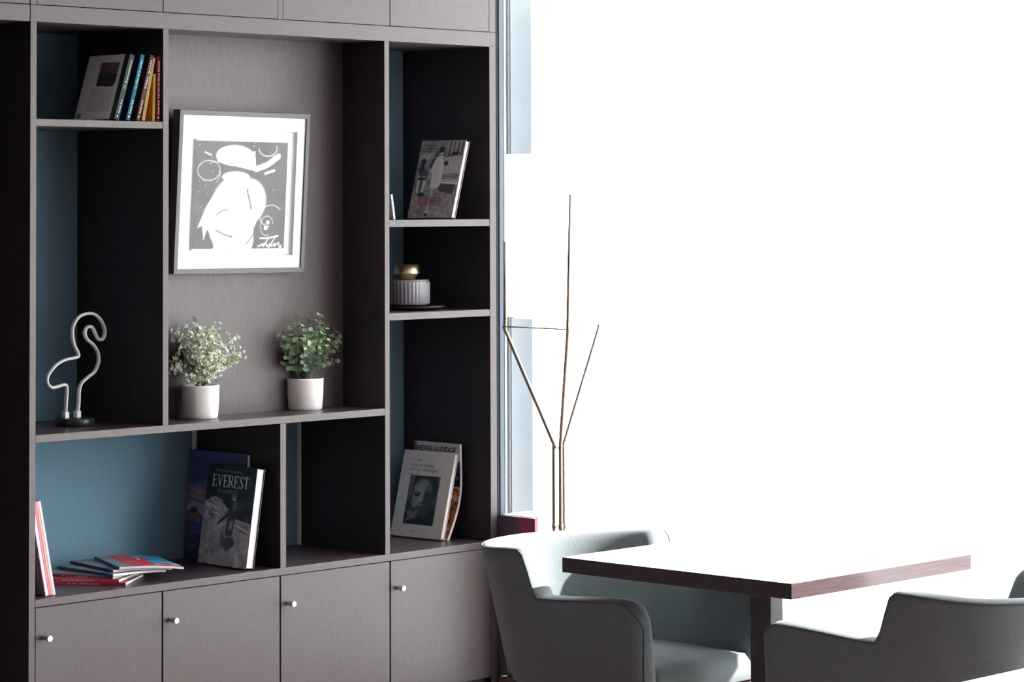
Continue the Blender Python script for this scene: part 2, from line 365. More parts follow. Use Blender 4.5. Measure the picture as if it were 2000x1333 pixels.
for (a, b) in ((0.001, X1), (X1, XL), (XL, X2b), (X2b, XR)):
    d = part('door', bx(a+(.003 if a > .01 else .001), b-.003, 0.0, 0.019, FLZ+.035, ZC-.0258, BV), wood_v)
    k = lathe([(0, 0), (.0065, 0), (.0068, .006), (.0068, .016), (.0092, .019), (.0092, .034), (.0088, .0352), (0, .0352)], 28)
    kx = {0.001: .031, X1: .526, XL: 1.024, X2b: 1.527}[a]
    k.transform(Matrix.Translation((kx, 0.0, .349)) @ Matrix.Rotation(PI/2, 4, 'X'))
    ko = obj('knob', k, steel, d)
    for p in ko.data.polygons: p.use_smooth = abs(p.normal.y) < 0.6
part('plinth', bx(0, XR, 0.03, 0.045, FLZ, FLZ+.034), wood_h)
part('carcass_back', bx(0, XR, 0.046, DB+.01, FLZ+.034, ZC-.03), mat('carcass_interior', (0.015, .012, .012), 0.8))
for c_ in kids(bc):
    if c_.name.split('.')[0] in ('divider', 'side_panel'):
        c_.data.materials.append(wood_shade)
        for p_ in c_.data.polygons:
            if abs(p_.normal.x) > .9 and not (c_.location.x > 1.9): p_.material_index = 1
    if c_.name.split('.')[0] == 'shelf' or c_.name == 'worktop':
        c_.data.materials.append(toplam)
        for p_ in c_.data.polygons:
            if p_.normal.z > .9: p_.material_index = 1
# top cabinets
part('side_panel', bx(-0.0239, -0.0005, 0, DB, ZD+.001, 2.85, BV), wood_v)
part('side_panel', bx(.984, 1.005, 0, DB, ZD+.001, 2.85, BV), wood_v)
part('side_panel', bx(XR, XRb, 0, DB, ZD+.001, 2.85, BV), wood_v)
for a, b in ((0, X1), (X1, .984), (1.005, X2b+.004), (X2b+.004, XR)):
    part('door', bx(a+.0012, b-.0012, 0, .019, ZD+.002, 2.84, BV), wood_v)
part('carcass_back', bx(0, XR, .021, DB, ZD+.001, 2.85), MATS['carcass_interior'])
# neighbouring unit on the left
b2 = thing('bookcase', 'tall dark niche unit at the left edge with a closed cupboard above it', 'bookcase')
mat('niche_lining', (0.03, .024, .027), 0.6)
b2s = obj('side_panel', bx(-1.10, -1.076, 0, .6, FLZ, ZT, BV), wood_v, b2)
obj('rail', bx(-1.10, -.0262, 0, .6, ZT, ZD, BV), wood_h, b2)
obj('door', bx(-.56, -.0275, 0, .019, ZD+.002, 2.84, BV), wood_v, b2)
obj('door', bx(-1.10, -.563, 0, .019, ZD+.002, 2.84, BV), wood_v, b2)
obj('back_panel', bx(-1.076, -.0262, .59, .6, .05, ZT), MATS['niche_lining'], b2)
obj('shelf', bx(-1.076, -.0262, .02, .59, FLZ, .01), wood_h, b2)
obj('carcass_back', bx(-1.09, -.03, .021, .6, ZD+.001, 2.85), MATS['carcass_interior'], b2)

# ================================================================== PICTURE
pf = thing('framed_picture', 'square abstract picture in a black frame with white mount in the middle niche', 'picture')
# in-plane frame: bottom left, tilt forward at the top, slight clockwise turn
BLc = Vector((.676, .168, 1.4425)); BRc = Vector((1.238, .168, 1.4385)); TLc = Vector((.670, .138, 1.9845))
ex = (BRc-BLc).normalized(); ez = (TLc-BLc); ez = (ez-ex*ez.dot(ex)).normalized(); ey = ez.cross(ex)
pf.matrix_world = Matrix(((ex.x, ey.x, ez.x, BLc.x), (ex.y, ey.y, ez.y, BLc.y), (ex.z, ey.z, ez.z, BLc.z), (0, 0, 0, 1)))
FW, FH, FD, MW = .574, .543, .036, .0165
def q4(a, b):  # mitred rail polygon
    return a
def rail(p, name='frame_rail', m=black):
    b = bmesh.new(); f = [b.verts.new((x, 0, z)) for x, z in p]; g_ = [b.verts.new((x, FD, z)) for x, z in p]
    b.faces.new(f); b.faces.new(g_)
    for i in range(4): b.faces.new((f[i], f[(i+1) % 4], g_[(i+1) % 4], g_[i]))
    bmesh.ops.recalc_face_normals(b, faces=b.faces[:])
    bmesh.ops.bevel(b, geom=b.edges[:], offset=.0008, segments=1, affect='EDGES')
    return obj(name, b, m, pf)
O = [(0, 0), (FW, 0), (FW, FH), (0, FH)]; I = [(MW, MW), (FW-MW, MW), (FW-MW, FH-MW), (MW, FH-MW)]
for i in range(4): rail([O[i], O[(i+1) % 4], I[(i+1) % 4], I[i]])
mo = [(.062, .058), (.523, .058), (.523, .480), (.062, .480)]  # mount opening
b = bmesh.new()
for i in range(4):
    p = [I[i], I[(i+1) % 4], mo[(i+1) % 4], mo[i]]
    f = [b.verts.new((x, .006, z)) for x, z in p]; k_ = [b.verts.new((x, .0075, z)) for x, z in p]
    b.faces.new(f); b.faces.new(k_); b.faces.new((f[2], f[3], k_[3], k_[2]))
obj('mount', b, matwhite, pf)
obj('backing', bx(MW, FW-MW, .020, .035, MW, FH-MW), matwhite, pf)
AX0, AX1, AZ0, AZ1 = .081, .486, .078, .447
obj('canvas_block', bx(AX0, AX1, .0115, .020, AZ0, AZ1), mat('grey_canvas_edge', (0.3, .34, .34), .7), pf)
cv = Canvas(AX1-AX0, AZ1-AZ0, 150, (66, 69, 69)); WH = (252, 252, 252)
cv.noise(.06, 8, 3)
cv.ell(.42, .86, .20, .095, WH); cv.poly([(.23, .80), (.66, .72), (.64, .90), (.28, .92)], WH)
cv.line([(.66, .74), (.78, .78), (.90, .86)], .05, WH); cv.line([(.76, .70), (.86, .73)], .02, WH); cv.line([(.10, .885), (.17, .86)], .012, WH)
cv.ell(.44, .665, .15, .05, WH)
cv.ell(.47, .42, .27, .26, WH); cv.ell(.60, .45, .18, .20, WH); cv.ell(.40, .16, .20, .22, WH); cv.ell(.52, .10, .14, .16, WH)
cv.poly([(.22, 0), (.62, 0), (.66, .20), (.70, .30), (.30, .30)], WH)
cv.poly([(.24, .55), (.14, .40), (.05, .20), (.10, .22), (.12, .09), (.16, .20), (.20, .10), (.22, .26), (.27, .44), (.33, .60)], WH)
cv.ell(.18, .30, .07, .12, WH)
cv.line([(.57, .55), (.60, .45), (.62, .38)], .022, (120, 122, 122)); cv.line([(.25, .32), (.33, .37), (.36, .36)], .014, (130, 132, 132))
cv.line([(.25, .18), (.34, .14), (.42, .12)], .016, (120, 122, 122)); cv.line([(.36, .37), (.45, .29)], .006, (160, 160, 160))
cv.line([(.58, .05), (.64, .12), (.68, .16)], .010, (90, 92, 92)); cv.line([(.33, .60), (.43, .61), (.54, .60)], .006, (170, 170, 170))
def loop(cx, cy, rx, ry, a0, a1, n=26): return [(cx+rx*math.cos(a0+(a1-a0)*i/n), cy+ry*math.sin(a0+(a1-a0)*i/n)) for i in range(n+1)]
cv.line(loop(.15, .72, .12, .09, 1.0, 6.2), .006, WH); cv.line(loop(.20, .70, .07, .10, -1, 2.2), .005, WH)
cv.line(loop(.78, .93, .10, .07, 3.2, 6.6), .007, WH); cv.line(loop(.84, .31, .12, .10, .6, 4.6), .006, WH); cv.line(loop(.80, .22, .07, .09, .2, 5), .005, WH)
cv.ell(.81, .25, .02, .02, WH); cv.ell(.79, .20, .02, .02, WH)
rg = random.Random(7)
for _ in range(46):
    cv.ell(rg.uniform(.02, .98), rg.uniform(.35, .98), rg.uniform(.003, .006), rg.uniform(.003, .006), WH, .8)
cv.line([(.73, .105), (.80, .105), (.93, .125)], .012, WH); cv.line([(.83, .11), (.79, .06), (.75, .04), (.71, .035)], .010, WH)
cv.line([(.91, .13), (.86, .06), (.83, .02)], .010, WH)
cv.line([(.72, .03), (.76, .055), (.77, .03), (.80, .06), (.81, .03), (.85, .055), (.86, .03), (.90, .06), (.89, .03), (.94, .065), (.95, .02), (.97, .04), (.96, .00)], .010, WH)
cv.a[:2] = 1; cv.a[-2:] = 1
me = cv.mesh(); me.transform(Matrix.Translation((AX0, .0113, AZ0))); link('artwork', me, ink_matt, pf)
obj('glazing', bx(MW, FW-MW, .0035, .0050, MW, FH-MW), glass, pf)

# ================================================================== BOOKS
def basis(o, origin, ang_deg, lean_deg, lift=0.0):
    """x = bottom edge direction, z = up the cover, y = into the book; leans by lean about the bottom edge"""
    a = math.radians(ang_deg); l = math.radians(lean_deg)
    x = Vector((math.cos(a), math.sin(a), 0)); h = Vector((-x.y, x.x, 0))
    z = Vector((0, 0, 1))*math.cos(l)+h*math.sin(l); y = z.cross(x)
    o.matrix_world = Matrix(((x.x, y.x, z.x, origin[0]), (x.y, y.y, z.y, origin[1]), (x.z, y.z, z.z, origin[2]+lift), (0, 0, 0, 1)))
def hardback(o, w, h, t, mc, spine_left=True, bt=.0028, inset=.004):
    b = bmesh.new()
    bx(0, w, 0, bt, 0, h, .0006, b); bx(0, w, t-bt, t, 0, h, .0006, b)
    xs = (0, bt) if spine_left else (w-bt, w); bx(*xs, bt*.9, t-bt*.9, 0, h, 0, b)
    c = obj('cover', b, mc, o)
    px = (bt, w-inset) if spine_left else (inset, w-bt)
    p = obj('page_block', bx(*px, bt, t-bt, inset, h-inset), paper, o)
    return c, p

# -- Everest-titled album
o = thing('book', 'black and grey hardback titled EVEREST with a climber on snow, leaning in front', 'book')
basis(o, (.890, .301, ZC), -94.3, 8.3, .0052)
w, h, t = .270, .332, .034
hardback(o, w, h, t, solid('black_cover_cloth', (34, 34, 38), .35))
cv = Canvas(w, h, 130, (24, 25, 28)); cv.noise(.04, 6, 1)
cv.poly([(0, 0), (1, 0), (1, .44), (.84, .455), (.70, .475), (.62, .47), (.5, .56), (.42, .60), (.33, .66), (.2, .68), (.1, .645), (0, .62)], (112, 108, 106))
cv.noise(.16, 14, 5, 0, .66, 1)
rg = random.Random(3)
for i in range(36):
    u0 = rg.uniform(.02, .42); v0 = rg.uniform(.50, .67)-.1*abs(u0-.2); cv.line([(u0, v0), (u0+rg.uniform(.05, .14), v0-rg.uniform(.0, .05))], .008, rg.choice([(40, 40, 42), (190, 186, 184), (60, 58, 60)]))
for i in range(14):
    u0 = rg.uniform(.66, .84); v0 = .45-rg.uniform(-.01, .07)-.1*(u0-.66); cv.line([(u0, v0), (u0+.14, v0-.035)], .006, rg.choice([(40, 40, 42), (150, 140, 138)]))
cv.ell(.60, .68, .055, .035, (70, 66, 66)); cv.ell(.61, .66, .035, .02, (120, 114, 112)); cv.ell(.60, .58, .085, .075, (38, 36, 38)); cv.ell(.64, .60, .045, .05, (70, 64, 66))
cv.line([(.55, .60), (.50, .50), (.34, .42)], .035, (28, 28, 30)); cv.line([(.5, .52), (.3, .40)], .012, (30, 30, 32))
cv.poly([(.52, .53), (.70, .53), (.66, .42), (.64, .30), (.50, .30), (.50, .42)], (44, 42, 44)); cv.poly([(.56, .45), (.64, .46), (.62, .36), (.55, .36)], (104, 92, 92))
cv.ell(.58, .235, .13, .055, (48, 46, 48)); cv.ell(.57, .20, .06, .05, (56, 54, 56)); cv.poly([(.40, .32), (.44, .34), (.52, .25), (.48, .17), (.42, .22)], (66, 64, 66))
cv.line([(.30, .735), (.78, .72)], .004, (30, 70, 66))
cv.gain = 3.0; me = cv.mesh(); link('cover_print', me, ink, o)
lm = solid('silver_lettering', (244, 242, 246), .4)
me, tw = serif_mesh('EVEREST', .040, 0, .05, 1.0); me.transform(Matrix.Scale(.205/tw, 4, (1, 0, 0))); place_text(me, lm, o, .030, h-.074)
me, tw = serif_mesh('LA CONQUÊTE', .012); me.transform(Matrix.Scale(.112/tw, 4, (1, 0, 0))); place_text(me, solid('grey_lettering', (170, 168, 174)), o, .068, h-.094)
me = text_mesh('STEPHEN CLARY  LEO DICKINSON', .0085, spacing=1.1); place_text(me, MATS['grey_lettering'], o, .045, h-.024)
# -- blue album behind
o = thing('book', 'dark blue hardback with a harbour at dusk, half hidden behind the black album', 'book')
basis(o, (.944, .440, ZC), -89.0, 4.5, .0016)
w, h, t = .292, .368, .018
hardback(o, w, h, t, solid('navy_cover', (40, 48, 84), .4))
cv = Canvas(w, h, 120, (66, 74, 110)); cv.grad(.72, 1, (70, 78, 116), (62, 70, 112)); cv.grad(.42, .72, (168, 140, 144), (74, 82, 118))
cv.noise(.12, 5, 2, .42, .75, .3); cv.line([(0, .66), (.2, .62), (.5, .60)], .03, (160, 116, 122), .6); cv.line([(0, .56), (.3, .52), (.6, .54)], .03, (66, 70, 110), .7)
cv.grad(0, .42, (44, 48, 84), (70, 78, 116))
for i in range(20):
    u0 = rg.uniform(.05, 1); v0 = rg.uniform(.36, .5); ww = rg.uniform(.03, .09); cv.poly([(u0, .34), (u0+ww, .34), (u0+ww, v0), (u0, v0)], rg.choice([(96, 104, 150), (70, 76, 110), (120, 90, 96)]))
cv.ell(.12, .42, .11, .045, (110, 78, 66)); cv.ell(.13, .45, .06, .03, (70, 40, 40))
for i in range(40):
    u0 = rg.uniform(0, .9); v0 = rg.uniform(.02, .33); cv.line([(u0, v0), (u0+rg.uniform(.04, .12), v0)], .006, rg.choice([(96, 106, 150), (36, 40, 72), (60, 66, 100)]))
cv.line([(.25, .22), (.25, .17)], .02, (26, 28, 50)); cv.line([(.2, .13), (.21, .11)], .02, (26, 28, 50))
cv.gain = 1.6; link('cover_print', cv.mesh(), ink, o)
me, tw = serif_mesh('LA COTE', .022); me.transform(Matrix.Scale(.17/tw, 4, (1, 0, 0))); place_text(me, solid('faint_blue_lettering', (88, 98, 140)), o, .02, h-.07)

# -- beige portrait book
o = thing('book', 'beige hardback with a black and white portrait photo, in the lower right niche', 'book')
basis(o, (1.850, .373, ZC), -87.0, 14.8, .0055)
w, h, t = .248, .314, .0205
hardback(o, w, h, t, solid('greige_cover', (206, 198, 188), .6))
cv = Canvas(w, h, 150, (178, 170, 162)); cv.noise(.03, 20, 2)
p = Canvas(w, h, 150, (56, 56, 60)); p.noise(.14, 7, 9)
p.ell(.50, .42, .30, .26, (60, 60, 64)); p.poly([(.2, .74), (.34, .74), (.30, .56), (.24, .40), (.18, .46)], (112, 112, 116), .7); p.poly([(.66, .72), (.8, .72), (.80, .45), (.72, .38), (.66, .50)], (104, 104, 108), .7)
p.ell(.52, .66, .22, .11, (40, 40, 42)); p.ell(.34, .58, .06, .12, (44, 44, 46)); p.ell(.71, .58, .06, .14, (34, 34, 36))
p.ell(.50, .48, .19, .20, (128, 126, 126), soft=.3); p.ell(.47, .56, .14, .09, (156, 154, 154), soft=.5); p.ell(.40, .42, .09, .10, (150, 148, 146), soft=.5)
p.ell(.62, .42, .10, .17, (52, 52, 54), .75, soft=.5); p.ell(.60, .56, .06, .05, (96, 94, 96), soft=.4)
p.ell(.395, .485, .055, .016, (40, 40, 42)); p.ell(.60, .480, .055, .016, (34, 34, 36)); p.ell(.395, .478, .016, .010, (20, 20, 20)); p.ell(.60, .468, .028, .014, (108, 106, 106)); p.ell(.60, .468, .012, .009, (20, 20, 20))
p.line([(.33, .505), (.40, .520), (.46, .505)], .018, (40, 38, 40)); p.line([(.54, .505), (.61, .515), (.68, .50)], .018, (26, 26, 28))
p.poly([(.485, .50), (.53, .44), (.515, .40), (.45, .40), (.44, .43)], (168, 166, 164), .8); p.line([(.44, .405), (.48, .395), (.53, .405)], .014, (50, 48, 50))
p.line([(.40, .355), (.46, .365), (.53, .350)], .014, (56, 52, 54)); p.line([(.36, .43), (.34, .37)], .010, (80, 78, 80))
for v in (.60, .575, .62): p.line([(.38, v), (.47, v+.012), (.56, v)], .006, (104, 102, 102))
p.ell(.47, .30, .14, .06, (70, 68, 70), soft=.5); p.poly([(.17, .26), (.34, .30), (.45, .24), (.6, .22), (.74, .34), (.86, .25), (.86, .10), (.17, .10)], (26, 26, 28))
p.ell(.345, .255, .105, .040, (122, 118, 118), rot=-.35, soft=.3); p.ell(.43, .290, .055, .016, (138, 134, 132), rot=.55); p.ell(.41, .268, .055, .014, (118, 114, 112), rot=.45)
for k in range(4): p.line([(.25+.045*k, .185+.012*k), (.30+.045*k, .245+.008*k)], .022, (136, 132, 130)); p.line([(.275+.045*k, .180+.012*k), (.32+.045*k, .238+.01*k)], .007, (46, 44, 46))
p.line([(.36, .325), (.44, .305), (.49, .322)], .006, (60, 56, 58))
m = ((cv.u > .205) & (cv.u < .80) & (cv.v > .145) & (cv.v < .71)); cv.a = np.where(m[..., None], np.clip(p.a*.80, 0, 1)**1.08, cv.a)
cv.gain = 1.9; link('cover_print', cv.mesh(), ink, o)
dk = solid('dark_grey_lettering', (84, 78, 78)); lg = solid('pale_grey_lettering', (140, 132, 128))
for s_, x_, z_, sz, m_, wd in (('TOUS LES MARINS', .040, .255, .0125, dk, .118), ('ONT LES YEUX BLEUS', .036, .239, .0125, dk, .146), ('PHOTOGRAPHIE', .040, .277, .007, lg, .055), ('texte et portraits', .036, .226, .006, lg, .05), ('flammar', .095, .020, .008, lg, .030)):
    me = text_mesh(s_, sz, shear=.15); xs = [v.co.x for v in me.vertices]; me.transform(Matrix.Scale(wd/(max(xs)-min(xs)), 4, (1, 0, 0))); place_text(me, m_, o, x_, z_)
# -- bowed magazine behind it
o = thing('magazine', 'bowed beige magazine headed HOTEL & LODGE standing behind the portrait book', 'magazine')
prof = [(1.893, ZC+.001), (1.909, .500), (1.931, .546), (1.948, .592), (1.958, .640), (1.9605, .700), (1.9585, .760), (1.957, .806)]
pp = smoothpath([(x, 0, z) for x, z in prof], 6)
ML = [0.0]
for a, b_ in zip(pp, pp[1:]): ML.append(ML[-1]+(b_-a).length)
def mag_pos(v, off=0.0):
    s = v*ML[-1]; i = max(k for k in range(len(ML)-1) if ML[k] <= s+1e-9); f = (s-ML[i])/(ML[i+1]-ML[i]); p_ = pp[i].lerp(pp[i+1], f)
    d = (pp[min(i+1, len(pp)-1)]-pp[i]).normalized(); return p_.x-d.z*off, p_.z+d.x*off
YB, YF = .358, .122
def ribbon(o0, o1, ya, yb, v0=0.0, v1=1.0):
    b = bmesh.new(); R4 = []
    for k in range(41):
        v = v0+(v1-v0)*k/40; a, c = mag_pos(v, o0), mag_pos(v, o1)
        R4.append([b.verts.new((a[0], ya, a[1])), b.verts.new((a[0], yb, a[1])), b.verts.new((c[0], yb, c[1])), b.verts.new((c[0], ya, c[1]))])
    for p_, q_ in zip(R4, R4[1:]):
        for i in range(4): b.faces.new((p_[i], p_[(i+1) % 4], q_[(i+1) % 4], q_[i]))
    b.faces.new(R4[0]); b.faces.new(R4[-1]); return b
obj('page_block', ribbon(0.0, -.009, YB, YF), paper, o)
cv = Canvas(.236, .345, 110, (182, 174, 168)); cv.noise(.02, 10, 2)
cv.poly([(0, .90), (.055, .90), (.055, 1.01), (0, 1.01)], (160, 70, 62)); cv.poly([(0, 0), (.055, 0), (.055, .91), (0, .91)], (150, 80, 70))
cv.poly([(.06, .66), (1, .66), (1, .82), (.06, .82)], (34, 58, 110)); cv.poly([(.06, .56), (1, .56), (1, .70), (.06, .68)], (26, 22, 26)); cv.ell(.93, .65, .04, .02, (120, 90, 80))
cv.poly([(.06, .02), (1, .02), (1, .55), (.06, .55)], (176, 112, 74)); cv.noise(.3, 12, 4, .02, .55, 1)
for i in range(60):
    u0 = rg.uniform(.5, 1); v0 = rg.uniform(.03, .53); cv.line([(u0, v0), (u0+rg.uniform(-.05, .05), v0+rg.uniform(.01, .05)), (u0+.05, v0)], .012, (40, 22, 20))
cv.line([(.06, .555), (1, .555)], .02, (196, 184, 170))
def cvf(u, v):
    co = np.zeros(u.shape+(3,))
    for j in range(u.shape[0]):
        x_, z_ = mag_pos(v[j, 0], .0006); co[j, :, 0] = x_; co[j, :, 2] = z_; co[j, :, 1] = YB+(YF-YB)*u[j]
    return co
cv.gain = 1.4; link('cover_print', cv.mesh(cvf), ink, o)
def magtext(s_, y0, wd, z0, sz, m_):
    me = text_mesh(s_, sz, bold=.0002); xs = [v.co.x for v in me.vertices]; k = wd/(max(xs)-min(xs)); x0 = min(xs)
    for v in me.vertices:
        a = mag_pos((z0+v.co.z)/ML[-1], .0014+(.0004 if v.co.y < 0 else 0)); xx = (v.co.x-x0)*k; v.co = (a[0], y0-xx, a[1])
    link('lettering', me, m_, o)
ink_k = solid('black_lettering', (30, 28, 30)); ink_r = solid('coral_lettering', (206, 84, 62))
magtext('HOTEL', YB-.018, .082, ML[-1]-.034, .030, ink_k); magtext('&', YB-.102, .020, ML[-1]-.036, .036, ink_r); magtext('LODGE', YB-.125, .092, ML[-1]-.034, .030, ink_k)

# -- black and white photo book on the upper right shelf
o = thing('book', 'hardback with a black and white street photograph, titled AUDREY in dark red', 'book')
basis(o, (1.833, .262, ZA), -88.5, 15.8, .0058)
w, h, t = .220, .290, .021
AUD = o
hardback(o, w, h, t, solid('grey_cover', (120, 116, 112), .4))
cv = Canvas(w, h, 140, (108, 104, 100)); cv.noise(.22, 9, 11)
cv.grad(0, .36, (132, 124, 120), (112, 106, 104)); cv.noise(.16, 22, 5, 0, .36)
for i in range(9):
    u0 = .62+i*.045; cv.poly([(u0, .80), (u0+.02, .80), (u0+.03, 1), (u0+.01, 1)], (44, 42, 42) if i % 2 else (150, 146, 142))
for v in (.94, .90, .86): cv.line([(.02, v), (.40, v-.01)], .012, (66, 62, 60))
cv.line([(.02, .80), (.5, .86)], .008, (190, 186, 182))
cv.ell(.17, .79, .12, .05, (140, 136, 132), soft=.3)
cv.poly([(.60, .78), (.98, .80), (1, .62), (.98, .44), (.60, .48)], (148, 144, 140)); cv.poly([(.70, .79), (.92, .82), (.88, .86), (.76, .84)], (36, 34, 34)); cv.ell(.65, .70, .05, .03, (40, 38, 38))
cv.poly([(.60, .56), (.97, .57), (.97, .50), (.60, .50)], (96, 92, 90)); cv.poly([(.68, .56), (.80, .565), (.80, .51), (.68, .51)], (150, 146, 140)); cv.line([(.70, .555), (.79, .558)], .012, (60, 56, 54)); cv.line([(.70, .53), (.79, .532)], .018, (50, 46, 46))
cv.line([(.58, .465), (.98, .435)], .022, (196, 192, 188)); cv.poly([(.50, .44), (.95, .42), (.90, .30), (.6, .34)], (54, 52, 54), .8)
cv.ell(.13, .72, .06, .045, (30, 28, 28)); cv.ell(.12, .62, .05, .08, (36, 34, 34)); cv.ell(.20, .56, .09, .07, (60, 58, 58)); cv.poly([(.06, .50), (.22, .54), (.28, .46), (.24, .32), (.14, .28), (.07, .36)], (160, 156, 150)); cv.ell(.16, .42, .03, .10, (60, 58, 58)); cv.ell(.20, .30, .08, .03, (40, 38, 38)); cv.ell(.17, .50, .10, .02, (34, 32, 32))
cv.ell(.34, .69, .05, .07, (48, 46, 46)); cv.ell(.28, .74, .04, .04, (120, 116, 112)); cv.ell(.40, .78, .04, .09, (60, 58, 56))
cv.poly([(.42, .79), (.56, .80), (.60, .66), (.61, .52), (.59, .41), (.54, .38), (.38, .385), (.38, .52), (.36, .60), (.31, .57), (.36, .70)], (178, 174, 168))
cv.line([(.47, .72), (.48, .42)], .006, (120, 116, 112)); cv.line([(.40, .60), (.52, .50)], .006, (126, 122, 118)); cv.line([(.38, .56), (.33, .50)], .02, (150, 140, 134))
cv.ell(.50, .845, .045, .04, (170, 160, 154)); cv.ell(.50, .885, .065, .035, (34, 32, 32)); cv.ell(.47, .86, .03, .03, (34, 32, 32)); cv.line([(.47, .852), (.55, .852)], .016, (20, 20, 20))
cv.line([(.44, .38), (.42, .20), (.41, .06)], .028, (164, 154, 148)); cv.line([(.50, .38), (.46, .28)], .024, (140, 132, 128)); cv.ell(.40, .04, .035, .018, (24, 22, 22)); cv.line([(.39, .075), (.42, .06)], .014, (230, 226, 220))
cv.gain = 1.9; link('cover_print', cv.mesh(), ink, o)
rr = solid('dark_red_lettering', (148, 34, 66), .4)
me, tw = serif_mesh('AUDREY', .030, .12); me.transform(Matrix.Scale(.128/tw, 4, (1, 0, 0))); place_text(me, rr, o, .030, .046)
me, tw = serif_mesh('À ROME', .016, .12); me.transform(Matrix.Scale(.062/tw, 4, (1, 0, 0))); place_text(me, rr, o, .022, .018)
# -- white book leaning left behind the divider
o = thing('book', 'thin white book leaning against the divider, only its lower edge showing', 'book')
basis(o, (1.516, .10, ZA), -90.0, -9.0, .001)
hardback(o, .10, .088, .008, solid('white_cover', (226, 226, 230), .5))

# -- row of small books, top left niche: spine faces -Y, block stands along +Y
SP = [  # name label, bottom X left, thickness, lean deg, spine colour, side colour, title, foot, height
 ('white-backed book with a dark green spine edge and a small photo on its back', .3085, .0190, 17.0, (98, 112, 104), (20, 34, 30), 'M. Rachmaninov', 'Actes Sud', .2170),
 ('bright blue paperback-size book leaning among the coloured row', .3560, .0150, 16.0, (62, 150, 182), (14, 58, 92), 'Le Mec de la tombe', 'Actes Sud', .2185),
 ('taupe brown book leaning between the blue and the cream one', .3965, .0140, 15.5, (122, 98, 92), (74, 40, 26), 'Mes amis', 'Actes Sud', .2180),
 ('cream yellow book leaning to the right in the coloured row', .4190, .0122, 12.0, (232, 206, 132), (200, 150, 70), 'Petite anthologie', 'Actes Sud', .2070),
 ('lemon yellow book standing almost upright with an orange side', .4612, .0105, 1.5, (206, 190, 66), (190, 100, 20), 'Gallimard', 'Actes Sud', .152),
 ('crimson red book upright at the right end of the row', .4785, .0140, .6, (158, 28, 50), (110, 14, 28), 'Les lacs de Marie Castille', 'Actes Sud', .2090)]
for i, (lab, x0, t, lean, c1, c2, ttl, ft, hh) in enumerate(SP):
    o = thing('book', lab, 'book', group='small coloured books in the top left niche')
    basis(o, (x0, .012, ZS1), 0.0, 0.0)
    l = math.radians(lean)   # lean towards +X about the bottom right corner
    o.matrix_world = Matrix.Translation((x0, .012, ZS1+.001+t*math.sin(l)*1.0)) @ Matrix.Rotation(l, 4, 'Y')
    dp = .208 if i == 0 else .19
    c1 = tuple(v*.66 for v in c1)
    b = bmesh.new(); bx(0, t, 0, .002, 0, hh, .0005, b); 
    sp = obj('spine', b, solid('spine_%s' % ('green', 'blue', 'taupe', 'cream', 'lemon', 'crimson')[i], c1, .8, spec=.15), o)
    b = bmesh.new(); bx(0, .0015, .002, dp, 0, hh, 0, b); bx(t-.0015, t, .002, dp, 0, hh, 0, b)
    obj('cover', b, solid('side_%s' % ('green', 'blue', 'taupe', 'cream', 'lemon', 'crimson')[i], c2, .4), o)
    obj('page_block', bx(.0015, t-.0015, .002, dp-.003, .003, hh-.003), paper, o)
    tc_ = (235, 235, 228) if i in (0, 1, 2, 5) else (150, 120, 60)
    lmx = MATS.get('spine_ink_%d' % (i in (3, 4))) or solid('spine_ink_%d' % (i in (3, 4)), tc_)
    for s_, z_, wd in ((ft, .022, .045), (ttl, hh*.93-.098 if i != 5 else hh*.93-.12, .095 if i != 5 else .118)):
        if i == 4 and z_ > .03: continue
        me = text_mesh(s_, .0080); xs = [v.co.x for v in me.vertices]; me.transform(Matrix.Scale(wd/(max(xs)-min(xs)), 4, (1, 0, 0)))
        place_text(me, lmx, o, t*.72, z_, -.0005, rot=PI/2)
    st = lathe([(0, 0), (.0028, 0), (.0028, .0006), (0, .0006)], 5); st.transform(Matrix.Translation((t*.5, 0, .012)) @ Matrix.Rotation(PI/2, 4, 'X'))
    obj('emblem', st, lmx, o)
    if i == 0:  # back cover facing -X
        cv = Canvas(dp, hh, 100, (186, 182, 184)); cv.noise(.03, 8, 1)
        cv.poly([(.0, 0), (.12, 0), (.12, 1.01), (.0, 1.01)], (24, 42, 36))
        cv.poly([(.20, .88), (.66, .88), (.66, .52), (.24, .50), (.20, .56)], (84, 66, 58)); cv.noise(.10, 8, 3, .70, .88, .3, .20, .66); cv.poly([(.20, .70), (.66, .70), (.66, .52), (.24, .50), (.20, .56)], (34, 32, 34)); cv.noise(.20, 8, 6, .52, .70, .2, .22, .66)
        for k in range(13): cv.line([(.20+.02*(k % 3), .46-.027*k), (.76-.03*(k % 2), .46-.027*k)], .008, (120, 114, 116))
        for k in range(9): cv.line([(.86+.012*k, .03), (.86+.012*k, .09)], .007, (60, 56, 60))
        cv.gain = 1.9; me = cv.mesh(lambda u, v: np.stack([np.full(u.shape, -.0004), u*dp, v*hh], -1)); me.flip_normals(); link('back_cover_print', me, ink, o)

